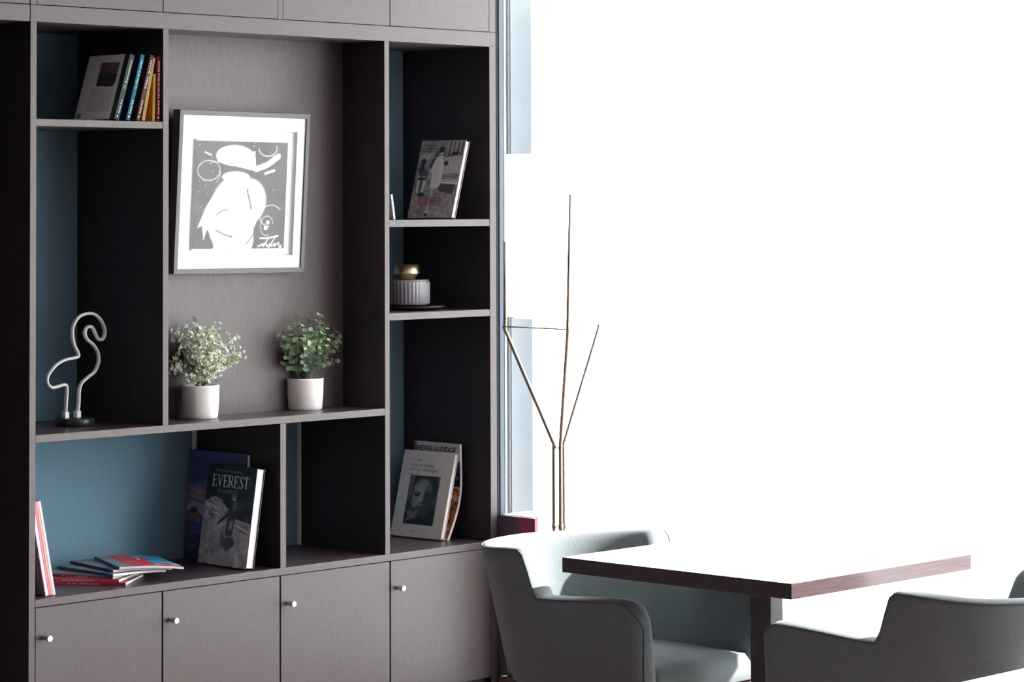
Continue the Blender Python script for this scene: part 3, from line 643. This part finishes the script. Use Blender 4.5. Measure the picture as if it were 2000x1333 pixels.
# ================================================================== MAGAZINE PILE and LEANING MAGAZINES
def rect_mag(label, corner, yaw_, z0, t, w, h, cs, cover, seed, sag=0.0, words=None, grp='magazines piled in the lower left niche'):
    """corner = nearest spine end; spine runs along +x local (away), width along local -y"""
    o = thing('magazine', label, 'magazine', (corner[0], corner[1], z0), yaw_, grp)
    n = 14
    def zz(q): return -sag*(max(0, q-.25)/.75)**2
    b = bmesh.new(); R4 = []
    for k in range(n+1):
        y = -(w-.002)*k/n-.001; s_ = zz(k/n)
        R4.append([b.verts.new((0.001, y, s_+.0008)), b.verts.new((h-.001, y, s_+.0008)), b.verts.new((h-.001, y, s_+t-.0008)), b.verts.new((.001, y, s_+t-.0008))])
    for p_, q_ in zip(R4, R4[1:]):
        for i in range(4): b.faces.new((p_[i], p_[(i+1) % 4], q_[(i+1) % 4], q_[i]))
    b.faces.new(R4[0]); b.faces.new(R4[-1]); obj('page_block', b, paper, o)
    b = bmesh.new(); bx(0, h, -.0012, .0006, 0, t, 0, b); obj('spine', b, cs, o)
    cover.w, cover.h = w, h
    me = cover.mesh(lambda u, v: np.stack([v*h, -u*w, np.array([[zz(a) for a in r_] for r_ in u])+t], -1)); me.flip_normals(); link('cover_print', me, ink, o)
    b = bmesh.new(); prev = None
    for k in range(n+1):
        y = -w*k/n; r_ = (b.verts.new((0, y, zz(k/n))), b.verts.new((h, y, zz(k/n))))
        if prev: b.faces.new((prev[0], prev[1], r_[1], r_[0]))
        prev = r_
    obj('back_cover', b, cs, o)
    if words:
        me = text_mesh(words, t*.62); xs = [v.co.x for v in me.vertices]; k = .10/(max(xs)-min(xs))
        me.transform(Matrix.Translation((.19, .0009, t*.25)) @ Matrix.Rotation(PI, 4, 'Z') @ Matrix.Scale(k, 4, (1, 0, 0)))
        link('lettering', me, MATS.get('pale_pink_lettering') or solid('pale_pink_lettering', (226, 190, 196)), o)
    return o
def plain(c, seed):
    q = Canvas(.22, .3, 30, c); q.noise(.25, 5, seed); return q
PILE = [[0.385, 0.047, 2.2078], [0.374, 0.067, 2.1424], [0.364, 0.085, 1.9679], [0.36, 0.08, 1.5664], [0.378, 0.103, 1.405], [0.395, 0.093, 1.1868]]
cols = [((150, 22, 52), (150, 40, 60)), ((186, 62, 66), (190, 90, 80)), ((116, 32, 78), (120, 110, 104)), ((34, 66, 110), (120, 130, 140)), ((22, 28, 46), (110, 112, 120)), ((60, 88, 112), (190, 40, 60))]
labs = ['crimson-spined magazine at the very bottom of the fanned pile', 'salmon red magazine second from the bottom of the pile', 'purple-spined magazine in the middle of the fanned pile',
        'blue-spined magazine under the black one in the pile', 'black-spined magazine just under the topmost one', 'topmost magazine of the pile with a red and sky blue cover']
for i, (px_, py_, ya) in enumerate(PILE):
    if i == 5:
        q = Canvas(.22, .3, 110, (196, 52, 64)); q.noise(.05, 6, 2)
        q.poly([(0, 0), (.26, 0), (.16, .3), (.2, 1.01), (0, 1.01)], (120, 132, 146)); q.poly([(.62, .10), (1.01, .10), (1.01, 1.01), (.50, 1.01), (.56, .5)], (40, 150, 190))
        q.ell(.54, .62, .14, .20, (190, 40, 56)); q.poly([(.56, .06), (1.01, .10), (1.01, .26), (.7, .22)], (150, 190, 206)); q.ell(.78, .20, .12, .09, (196, 40, 52)); q.line([(.70, .28), (.95, .32)], .03, (236, 236, 236)); q.line([(.36, .9), (.55, .72), (.52, .55)], .05, (226, 190, 180)); q.line([(.38, .86), (.52, .80)], .03, (30, 26, 30))
        q.line([(.2, .40), (.50, .42)], .02, (240, 210, 214))
    else: q = plain(cols[i][1], i)
    rect_mag(labs[i], (px_, py_), ya, ZC+.0006+i*.0090, .0086, .215, .29, solid('magazine_spine_%s' % 'abcdef'[i], cols[i][0]), q, i, sag=(0, .002, .004, .006, .009, .012)[i], words=('Le Goût', 'Saveurs', 'Voyages', None, None, None)[i])
LC = [((236, 198, 212), 'pale pink magazine leaning nearest the side panel'), ((196, 110, 124), 'rose red magazine second in the leaning set'), ((214, 150, 128), 'orange-edged magazine leaning third from the side panel'), ((200, 190, 206), 'lilac grey magazine leaning outermost towards the pile')]
x = .0655
for i, (c, lab) in enumerate(LC):
    t = (.0115, .008, .008, .0095)[i]
    o = thing('magazine', lab, 'magazine', group='magazines leaning in the lower left corner')
    l = -math.radians(11.3)
    o.matrix_world = Matrix.Translation((x, .036, ZC+.0012)) @ Matrix.Rotation(l, 4, 'Y')
    obj('page_block', bx(.0012, t-.0012, .001, .218, .001, .296), paper, o)
    m_ = solid('leaning_cover_%d' % i, c, .5); b = bmesh.new(); bx(0, .0011, 0, .22, 0, .298, 0, b); bx(t-.0011, t, 0, .22, 0, .298, 0, b); obj('cover', b, m_, o)
    obj('spine', bx(.0011, t-.0011, -.0004, .001, 0, .298), noisemix(mat('leaning_spine_%d' % i, lin(c), .5), lin(c), lin(tuple(min(255, v+40) for v in c)), 1, (200, 40, 400)), o)
    x += t/math.cos(l)+.0004

# ================================================================== FLAMINGO NEON LAMP
o = thing('flamingo_lamp', 'unlit white neon tube lamp shaped like a flamingo on a round black base', 'lamp', (.318, .222, ZP))
b = lathe([(0, 0), (.060, 0), (.0625, .002), (.0625, .021), (.060, .0235), (0, .0235)], 48); obj('base', b, darkpl, o, True)
FL = [[-0.039, 0.0346], [-0.037, 0.0696], [-0.034, 0.1116], [-0.035, 0.1256], [-0.044, 0.1316], [-0.07, 0.1266], [-0.091, 0.1246], [-0.106, 0.1336], [-0.112, 0.1506], [-0.103, 0.1706], [-0.075, 0.1966], [-0.04, 0.2106], [-0.009, 0.2146], [0.011, 0.2196], [0.008, 0.2346], [-0.006, 0.2576], [-0.013, 0.2896], [-0.009, 0.3186], [0.012, 0.3446], [0.043, 0.3546], [0.074, 0.3526], [0.098, 0.3356], [0.114, 0.3096], [0.117, 0.2886], [0.109, 0.2716], [0.093, 0.2706], [0.082, 0.2836], [0.072, 0.3026], [0.059, 0.3136], [0.043, 0.3086], [0.037, 0.2916], [0.046, 0.2726], [0.072, 0.2526], [0.09, 0.2266], [0.092, 0.1976], [0.077, 0.1686], [0.049, 0.1506], [0.025, 0.1336], [0.015, 0.1086], [0.013, 0.0676], [0.008, 0.0366]]
pth = smoothpath([(x_, 0, z_) for x_, z_ in FL], 7)
obj('neon_tube', tube(pth, .0052, 12, ry=.0085, side=(0, 1, 0)), tubem, o, True)
obj('socket', bx(FL[0][0]-.009, FL[0][0]+.009, -.0105, .0105, .0235, .046, .002), tubem, o)
obj('socket', bx(FL[-1][0]-.009, FL[-1][0]+.009, -.0105, .0105, .0235, .046, .002), tubem, o)

# ================================================================== POTTED PLANTS
def pot(o, r, h, seed):
    rg = random.Random(seed)
    b = lathe([(0, 0), (r*.86, 0), (r*.90, .002), (r*.93, .01), (r*.985, h*.5), (r*1.0, h-.006), (r*1.0, h-.002), (r*.985, h), (r*.93, h), (r*.91, h-.004), (r*.90, h-.014), (0, h-.014)], 56)
    for v in b.verts:
        a = math.atan2(v.co.y, v.co.x); k = 1+.006*math.sin(3*a+seed)+.004*math.sin(7*a); v.co.x *= k; v.co.y *= k
    p_ = obj('pot', b, ceramic, o, True)
    obj('filler', lathe([(0, h-.012), (r*.88, h-.0125), (r*.88, h-.0135)], 40), gravel, o)
# cracks on the right pot are dark specks in the glaze
leafm = noisemix(mat('eucalyptus_leaf', (.2, .3, .2), .5), (0.26, .38, .20), (0.58, .70, .46), 40)
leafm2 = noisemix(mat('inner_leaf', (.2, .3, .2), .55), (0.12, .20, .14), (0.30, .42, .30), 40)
stemm = mat('plant_stem', (0.10, .13, .07), .6)
green_s = noisemix(mat('small_leaf_green', (.2, .3, .2), .6), (0.30, .38, .18), (0.60, .66, .46), 60)
flw = mat('white_blossom', (0.90, .90, .86), .6)
def leaf_mesh(r, name='leaf'):
    b = bmesh.new(); c0 = b.verts.new((0, r*.95, .0)); n = 8; ring = []
    for k in range(n):
        a = -PI/2+2*PI*k/n; rr = r*(1+.08*math.sin(a)); ring.append(b.verts.new((rr*.92*math.cos(a), r+rr*math.sin(a), r*.22)))
    for k in range(n): b.faces.new((c0, ring[k], ring[(k+1) % n]))
    me = bpy.data.meshes.new(name); b.to_mesh(me); b.free(); me.materials.append(leafm)
    for p_ in me.polygons: p_.use_smooth = True
    return me
pos2 = (1.262, .176, ZP)
o = thing('potted_plant', 'round-leaved eucalyptus plant in a white ceramic pot, right of the two', 'plant', pos2, group='potted plants in the middle niche')
pot(o, .0625, .108, 2)
lms = [leaf_mesh(r_) for r_ in (.0085, .0110, .0130)]
rg = random.Random(12); nleaf = 0; C2 = Vector((.004, 0, .212)); RX, RZ = .134, .122
extra = bmesh.new()
for s_ in range(50):
    th = rg.uniform(0, 2*PI); ph = math.acos(rg.uniform(-.62, 1)); rad = rg.uniform(.80, 1.0)
    end = C2+Vector((RX*math.sin(ph)*math.cos(th), .095*math.sin(ph)*math.sin(th), RZ*math.cos(ph)))*rad
    if s_ == 0: end = C2+Vector((.125, -.03, .028))
    if s_ == 1: end = C2+Vector((.118, -.02, -.052))
    if s_ == 2: end = C2+Vector((-.108, -.03, -.030))
    if end.y > .022: end.y = .022*rg.random()
    st = Vector((rg.uniform(-.018, .018), rg.uniform(-.018, .018), .096)); md = st.lerp(end, .5)+Vector((0, 0, .02)); md.x *= .75
    path = smoothpath([st, st.lerp(md, .5)+Vector((0, 0, .008)), md, end], 6)
    obj('stem', tube(path, .0014, 5, r1=.0007), stemm, o)
    nn = 8
    for k in range(nn):
        f = .36+.64*k/(nn-1); p_ = path[min(int(f*(len(path)-1)), len(path)-1)]; q_ = path[max(min(int(f*(len(path)-1)), len(path)-1)-1, 0)]
        t_ = (p_-q_).normalized(); a0 = k*1.4+s_
        for sgn in (0, PI):
            side = Vector((math.cos(a0+sgn), math.sin(a0+sgn), 0)); side = (side-t_*side.dot(t_)).normalized()
            yv = (side*.9+t_*.45+Vector((0, 0, .1))).normalized(); zv = (t_-yv*t_.dot(yv)).normalized(); xv = yv.cross(zv)
            M = Matrix(((xv.x, yv.x, zv.x, p_.x), (xv.y, yv.y, zv.y, p_.y), (xv.z, yv.z, zv.z, p_.z), (0, 0, 0, 1)))
            me = lms[0 if k >= nn-2 else rg.choice((1, 2, 1))]
            if nleaf < 290 and k >= 2 and (end.y < .012 or k > 5):
                lf = link('leaf', me, None, o); lf.matrix_local = M; nleaf += 1
            else:
                n0 = len(extra.verts); extra.from_mesh(me); extra.verts.ensure_lookup_table()
                for v in extra.verts[n0:]: v.co = M @ v.co
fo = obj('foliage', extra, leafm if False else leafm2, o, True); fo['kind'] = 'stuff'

pos1 = (.768, .140, ZP)
o = thing('potted_plant', 'bushy plant with tiny white blossoms in a white ceramic pot, left of the two', 'plant', pos1, group='potted plants in the middle niche')
pot(o, .0610, .110, 5)
rg = random.Random(21); lv = bmesh.new(); fl = bmesh.new(); C1 = Vector((.004, -.005, .212))
def petal(b, p, d, L, w):
    d = d.normalized(); s1 = d.orthogonal().normalized(); s1.rotate(Matrix.Rotation(rg.uniform(0, 6.28), 3, d)); 
    b.faces.new([b.verts.new(q) for q in (p, p+d*L*.55+s1*w, p+d*L, p+d*L*.55-s1*w)])
def limit(e):
    # clear of the divider at the left and the panel behind
    if e.x < -.238: e.x = -.238
    if e.y > .066: e.y = .066
    return e
for s_ in range(58):
    th = rg.uniform(0, 2*PI); ph = math.acos(rg.uniform(-.55, 1)); rad = rg.uniform(.62, .92)
    end = C1+Vector((+.178*math.sin(ph)*math.cos(th), .10*math.sin(ph)*math.sin(th), .130*math.cos(ph)))*rad
    if s_ == 0: end = C1+Vector((.140, -.02, .045))
    if s_ == 1: end = C1+Vector((-.10, -.04, -.075))
    end = limit(end)
    st = Vector((rg.uniform(-.014, .014), rg.uniform(-.014, .014), .097)); md = st.lerp(end, .5)+Vector((0, 0, .018)); md.x *= .7
    path = smoothpath([st, st.lerp(md, .5), md, end], 5)
    obj('stem', tube(path, .0013, 5, r1=.0006), stemm, o)
    for k in range(30):
        f = rg.uniform(.30, 1.0); p_ = path[int(f*(len(path)-1))].copy()
        d = Vector((rg.gauss(0, 1), rg.gauss(0, 1), rg.gauss(.3, 1))).normalized(); tip = limit(p_+d*rg.uniform(.010, .030))
        tube([p_, tip], .0005, 3, bm=lv, caps=False)
        for _ in range(5): petal(lv, p_.lerp(tip, rg.uniform(.2, 1)), Vector((rg.gauss(0, 1), rg.gauss(0, 1), rg.gauss(.2, 1))), rg.uniform(.007, .012), .0021)
        if rg.random() < .85 and f > .38:
            nrm = (tip-C1).normalized() if rg.random() < .7 else d
            for q in range(5):
                a = q*2*PI/5; s1 = nrm.orthogonal().normalized(); s2 = nrm.cross(s1)
                petal(fl, tip, s1*math.cos(a)+s2*math.sin(a)+nrm*.35, .0078, .0034)
f_ = obj('foliage', lv, green_s, o); f_['kind'] = 'stuff'
f_ = obj('blossoms', fl, flw, o); f_['kind'] = 'stuff'

# ================================================================== BOWLS
tr = thing('tray', 'flat dark oval tray under the ribbed glass jar', 'tray', (1.772, .165, ZB))
b = lathe([(0, .001), (.050, .001), (.085, .006), (.105, .014), (.103, .0155), (.083, .0085), (.05, .004), (0, .004)], 56)
for v in b.verts: v.co.x *= 1.15
obj('dish', b, mat('dark_plum_glaze', (0.05, .035, .045), .25), tr, True)
jar = thing('glass_jar', 'low ribbed clear glass bowl standing on the dark tray', 'jar', (1.798, .225, ZB+.0165))
jar.scale.z = 1.28
RJ = .0800
b = lathe([(0, 0), (RJ-.008, 0), (RJ-.003, .002), (RJ, .006), (RJ, .060), (RJ-.0005, .066), (RJ-.004, .068), (RJ-.006, .066), (RJ-.007, .060), (RJ-.007, .008), (0, .006)], 288)
for v in b.verts:
    r_ = math.hypot(v.co.x, v.co.y)
    if r_ > RJ-.0045 and .004 < v.co.z < .064:
        a = math.atan2(v.co.y, v.co.x); k = (r_+.0022*abs(math.cos(18*a))-.0012)/r_; v.co.x *= k; v.co.y *= k
obj('bowl', b, ribglass, jar, True)
lid_r = .048
bb = thing('brass_bowl', 'small shiny brass bowl stacked on the ribbed glass bowl', 'bowl', (1.786, .215, ZB+.0165+.0685*1.28))
bb.scale.z = 1.12
obj('lid_plate', lathe([(0, 0), (RJ-.004, 0), (RJ-.004, .0022), (0, .0022)], 64), ribglass, jar).location = (0, 0, .0685)
bb.location.z += .0030
b = lathe([(0, 0), (.024, 0), (.028, .002), (.0375, .016), (.0385, .0175), (.0455, .0185), (.0455, .021), (.0425, .048), (.0405, .048), (.0425, .022), (.03, .012), (0, .006)], 64)
obj('bowl', b, brass_b, bb, False)
for p_ in bb.children[0].data.polygons: p_.use_smooth = abs(p_.normal.z) < .8

# ================================================================== BRASS STAND
ls = thing('coat_stand', 'slender brass stand of three bent rods in front of the window', 'stand', (1.60, -.70, FLZ))
rv = Vector((math.cos(yaw), -math.sin(yaw), 0)); dv = Vector((math.sin(yaw), math.cos(yaw), 0))
def off(c_, s_, z_): v = rv*c_+dv*s_; return (v.x, v.y, z_)
top = []
for k, (ang, ztop, r0) in enumerate(((161, 1.595, .0062), (-81.5, 1.750, .0055), (41, 1.312, .004))):
    a = math.radians(ang); c_, s_ = (.1880 if k == 0 else .1766)*math.cos(a), .1766*math.sin(a); ci, si = .0190*math.cos(a), .026*math.sin(a)
    pts = [off(ci, si, .012), off(ci, si, .50), off(ci, si, .89), off(ci, si, .918), off(ci+(c_-ci)*.05, si+(s_-si)*.05, .945),
           off(ci+(c_-ci)*.95, si+(s_-si)*.95, 1.282), off(c_, s_, 1.308), off(c_, s_, 1.335)]
    if ztop > 1.4: pts.append(off(c_+(.010 if k == 1 else 0), s_, ztop))
    b = tube(smoothpath(pts[:-1], 5), .0068, 12, r1=r0, bm=None); b2_ = b
    obj('rod', b, brass, ls, True)
    if ztop > 1.4: obj('rod_tip', tube([pts[-2], pts[-1]], r0, 12, r1=r0*.8), brass, ls, True)
    obj('joint_ring', tube([off(ci, si, .65), off(ci, si, .665)], .0082, 14), brass, ls, True)
    top.append(off(c_, s_, 1.312))
for a, b_ in ((0, 1), ): obj('cross_bar', tube([top[a], top[b_]], .0024, 8), brass, ls, True)
obj('base', lathe([(0, 0), (.15, 0), (.152, .004), (.15, .012), (.06, .016), (0, .016)], 48), brass, ls, True)

# ================================================================== TABLE
tb = thing('table', 'square dark-veneer cafe table on a single column between the two armchairs', 'table', (.56, -2.40, FLZ))
TX0, TX1, TY0, TY1, TZ = .1847-.56, .94-.56, -2.7775+2.40, -2.0236+2.40, .7505-FLZ
obj('tabletop', bx(TX0, TX1, TY0, TY1, TZ-.0385, TZ, .0008), wood_tab, tb)
cx_, cy_ = .222-.56+.028, -2.735+2.40+.035
obj('column', bx(-.026, .026, -.034, .034, .012, TZ-.0385, .001), wood_v, tb)
obj('base_plate', bx(-.25, .25, -.25, .25, 0, .012, .002), mat('dark_metal', (.05, .045, .045), .4, .8), tb)
obj('mounting_plate', bx(-.12, .12, -.12, .12, TZ-.0425, TZ-.0386), MATS['dark_metal'], tb)

# ================================================================== ARMCHAIRS
def armchair(label, loc, rz):
    o = thing('armchair', label, 'armchair', loc, rz, 'upholstered armchairs at the table')
    HW, YC, YR = .300, .12, .418          # outer half width, start of the curve, rear
    def outline(s):                       # s 0..1 from front left arm round the back; returns outer point, outward normal
        pass
    pts = []
    for k in range(13): pts.append((-HW+.004, -.308+(YC+.308)*k/13))
    n = 2.0
    for k in range(49):
        a = (PI*k/48); c_, s_ = math.cos(a), math.sin(a)
        pts.append((-(abs(c_)**(2/n))*math.copysign(1, c_)*(HW-.004), YC+(YR-YC)*abs(s_)**(2/n)))
    for k in range(12, -1, -1): pts.append((HW-.004, -.308+(YC+.308)*k/13))
    # resample evenly
    P = [Vector((p[0], p[1], 0)) for p in pts]; L = [0]
    for a, b_ in zip(P, P[1:]): L.append(L[-1]+(b_-a).length)
    tot = L[-1]; NS = 110; S = []
    ends = [0, .004, .010, .018, .028, .040]; ss = ends+[ends[-1]+(tot-2*ends[-1])*i/NS for i in range(1, NS)]+[tot-e for e in reversed(ends)]
    def at(s):
        i = max(k for k in range(len(L)-1) if L[k] <= s+1e-9); f = (s-L[i])/(L[i+1]-L[i]); return P[i].lerp(P[i+1], f)
    def height(p):
        y = p.y
        def sm(a, b_, x_): t = min(1, max(0, (x_-a)/(b_-a))); return t*t*(3-2*t)
        arm = .648-.014*sm(-.25, .06, y); back = .757-.014*sm(.10, .34, y)
        q = sm(.038, .102, y); h_ = arm+(back-arm)*q
        d = y+.308; r_ = .062
        if d < r_: h_ -= r_-math.sqrt(max(0, r_*r_-(r_-d)**2))
        return h_
    T = .082; ZB_ = .392
    b = bmesh.new(); rings = []; edge = []; edge2 = []
    for s in ss:
        p_ = at(s); t_ = (at(min(tot, s+.004))-at(max(0, s-.004))).normalized(); nrm = Vector((-t_.y, t_.x, 0))   # outward
        h_ = height(p_); de = min(s, tot-s); sh = 0.0
        if de < .040: sh = .030*(1-math.sqrt(max(0, 1-((.040-de)/.040)**2)))
        back = max(0, min(1, (p_.y-.02)/.24))
        def lean(z): return nrm*(-.075*back*(.76-z)/.36)-nrm*(.012*(1-back)*(.65-z)/.25)
        prof = [(0, ZB_), (0, h_-.10), (0, h_-.030), (.001, h_-.010), (.004, h_-.003), (.012, h_), (.030, h_+.004), (.052, h_+.002), (.068, h_-.007), (.078, h_-.022), (T, h_-.045), (T+.004, h_-.10 if h_ > .7 else h_-.08), (T+.010, .47), (T+.012, .42), (T+.012, ZB_)]
        m_ = T/2; ring = []
        for (o_, z_) in prof:
            if sh: o_ = m_+(o_-m_)*(1-sh/ m_*1.0)
            q_ = p_-nrm*o_+lean(z_); ring.append(b.verts.new((q_.x, q_.y, z_)))
        rings.append(ring)
        q_ = p_-nrm*(m_+(.002-m_)*(1-sh/m_))+lean(h_); edge.append((q_.x, q_.y, h_-.004))
        q_ = p_-nrm*(m_+(T-.012-m_)*(1-sh/m_))+lean(h_); edge2.append((q_.x, q_.y, h_-.014))
    for r1, r2 in zip(rings, rings[1:]):
        k = len(r1)
        for i in range(k): b.faces.new((r1[i], r1[(i+1) % k], r2[(i+1) % k], r2[i]))
    b.faces.new(rings[0]); b.faces.new(rings[-1])
    obj('shell', b, fabric, o, True)
    e = [(edge[0][0], edge[0][1], ZB_+.01)]+edge+[(edge[-1][0], edge[-1][1], ZB_+.01)]
    obj('piping', tube(e, .0026, 6), piping_m, o, True)
    # seat cushion
    b = bmesh.new(); NX, NY = 20, 22; g_ = []
    for j in range(NY+1):
        row = []
        for i in range(NX+1):
            u, v = i/NX*2-1, j/NY*2-1
            y_ = .005+v*.305; hw_ = .208 if y_ < .12 else math.sqrt(max(0, .208**2-(y_-.12)**2)); x_ = u*hw_
            ed = max(abs(u), abs(v)); z_ = .468+.012*(1-u*u)*(1-v*v)-.030*max(0, (ed-.86)/.14)**2.2+.0012*math.sin(26*u+9*v)*math.exp(-8*(v+.2)**2)
            row.append(b.verts.new((x_, y_, z_)))
        g_.append(row)
    for j in range(NY):
        for i in range(NX): b.faces.new((g_[j][i], g_[j][i+1], g_[j+1][i+1], g_[j+1][i]))
    loop_ = [g_[0][i] for i in range(NX)]+[g_[j][NX] for j in range(NY)]+[g_[NY][i] for i in range(NX, 0, -1)]+[g_[j][0] for j in range(NY, 0, -1)]
    l2 = [b.verts.new((v.co.x, v.co.y, .400)) for v in loop_]
    for i in range(len(loop_)): j = (i+1) % len(loop_); b.faces.new((loop_[i], loop_[j], l2[j], l2[i]))
    b.faces.new(l2)
    obj('seat', b, fabric, o, True)
    obj('base_frame', bx(-.205, .205, -.290, .265, .360, .3918, .004), legwood, o)
    for sx_ in (-1, 1):
        for sy_ in (-1, 1):
            xa, ya = sx_*(.235 if sy_ < 0 else .175), (-.262 if sy_ < 0 else .235); b = bmesh.new()
            tube([(xa, ya, .36), (xa+sx_*.012, ya+sy_*.016, FLZ)], .019, 12, r1=.011, bm=b); obj('leg', b, legwood, o, True)
    return o
armchair('teal-grey upholstered armchair on the bookcase side of the table, its back sunlit', (.500, -1.950, 0), 0.0)
armchair('teal-grey upholstered armchair on the near side of the table, seen from its left', (.500, -2.965, 0), PI)
t2 = thing('table', 'neighbouring cafe table, only its top showing in the bottom right corner of the photo', 'table', (-.62, -4.245, FLZ))
obj('tabletop', bx(-.377, .377, -.377, .377, .7505-FLZ-.0385, .7505-FLZ, .0008), wood_tab, t2)
obj('column', bx(-.026, .026, -.034, .034, .012, .7505-FLZ-.0385, .001), wood_v, t2)
obj('base_plate', bx(-.25, .25, -.25, .25, 0, .012, .002), MATS['dark_metal'], t2)
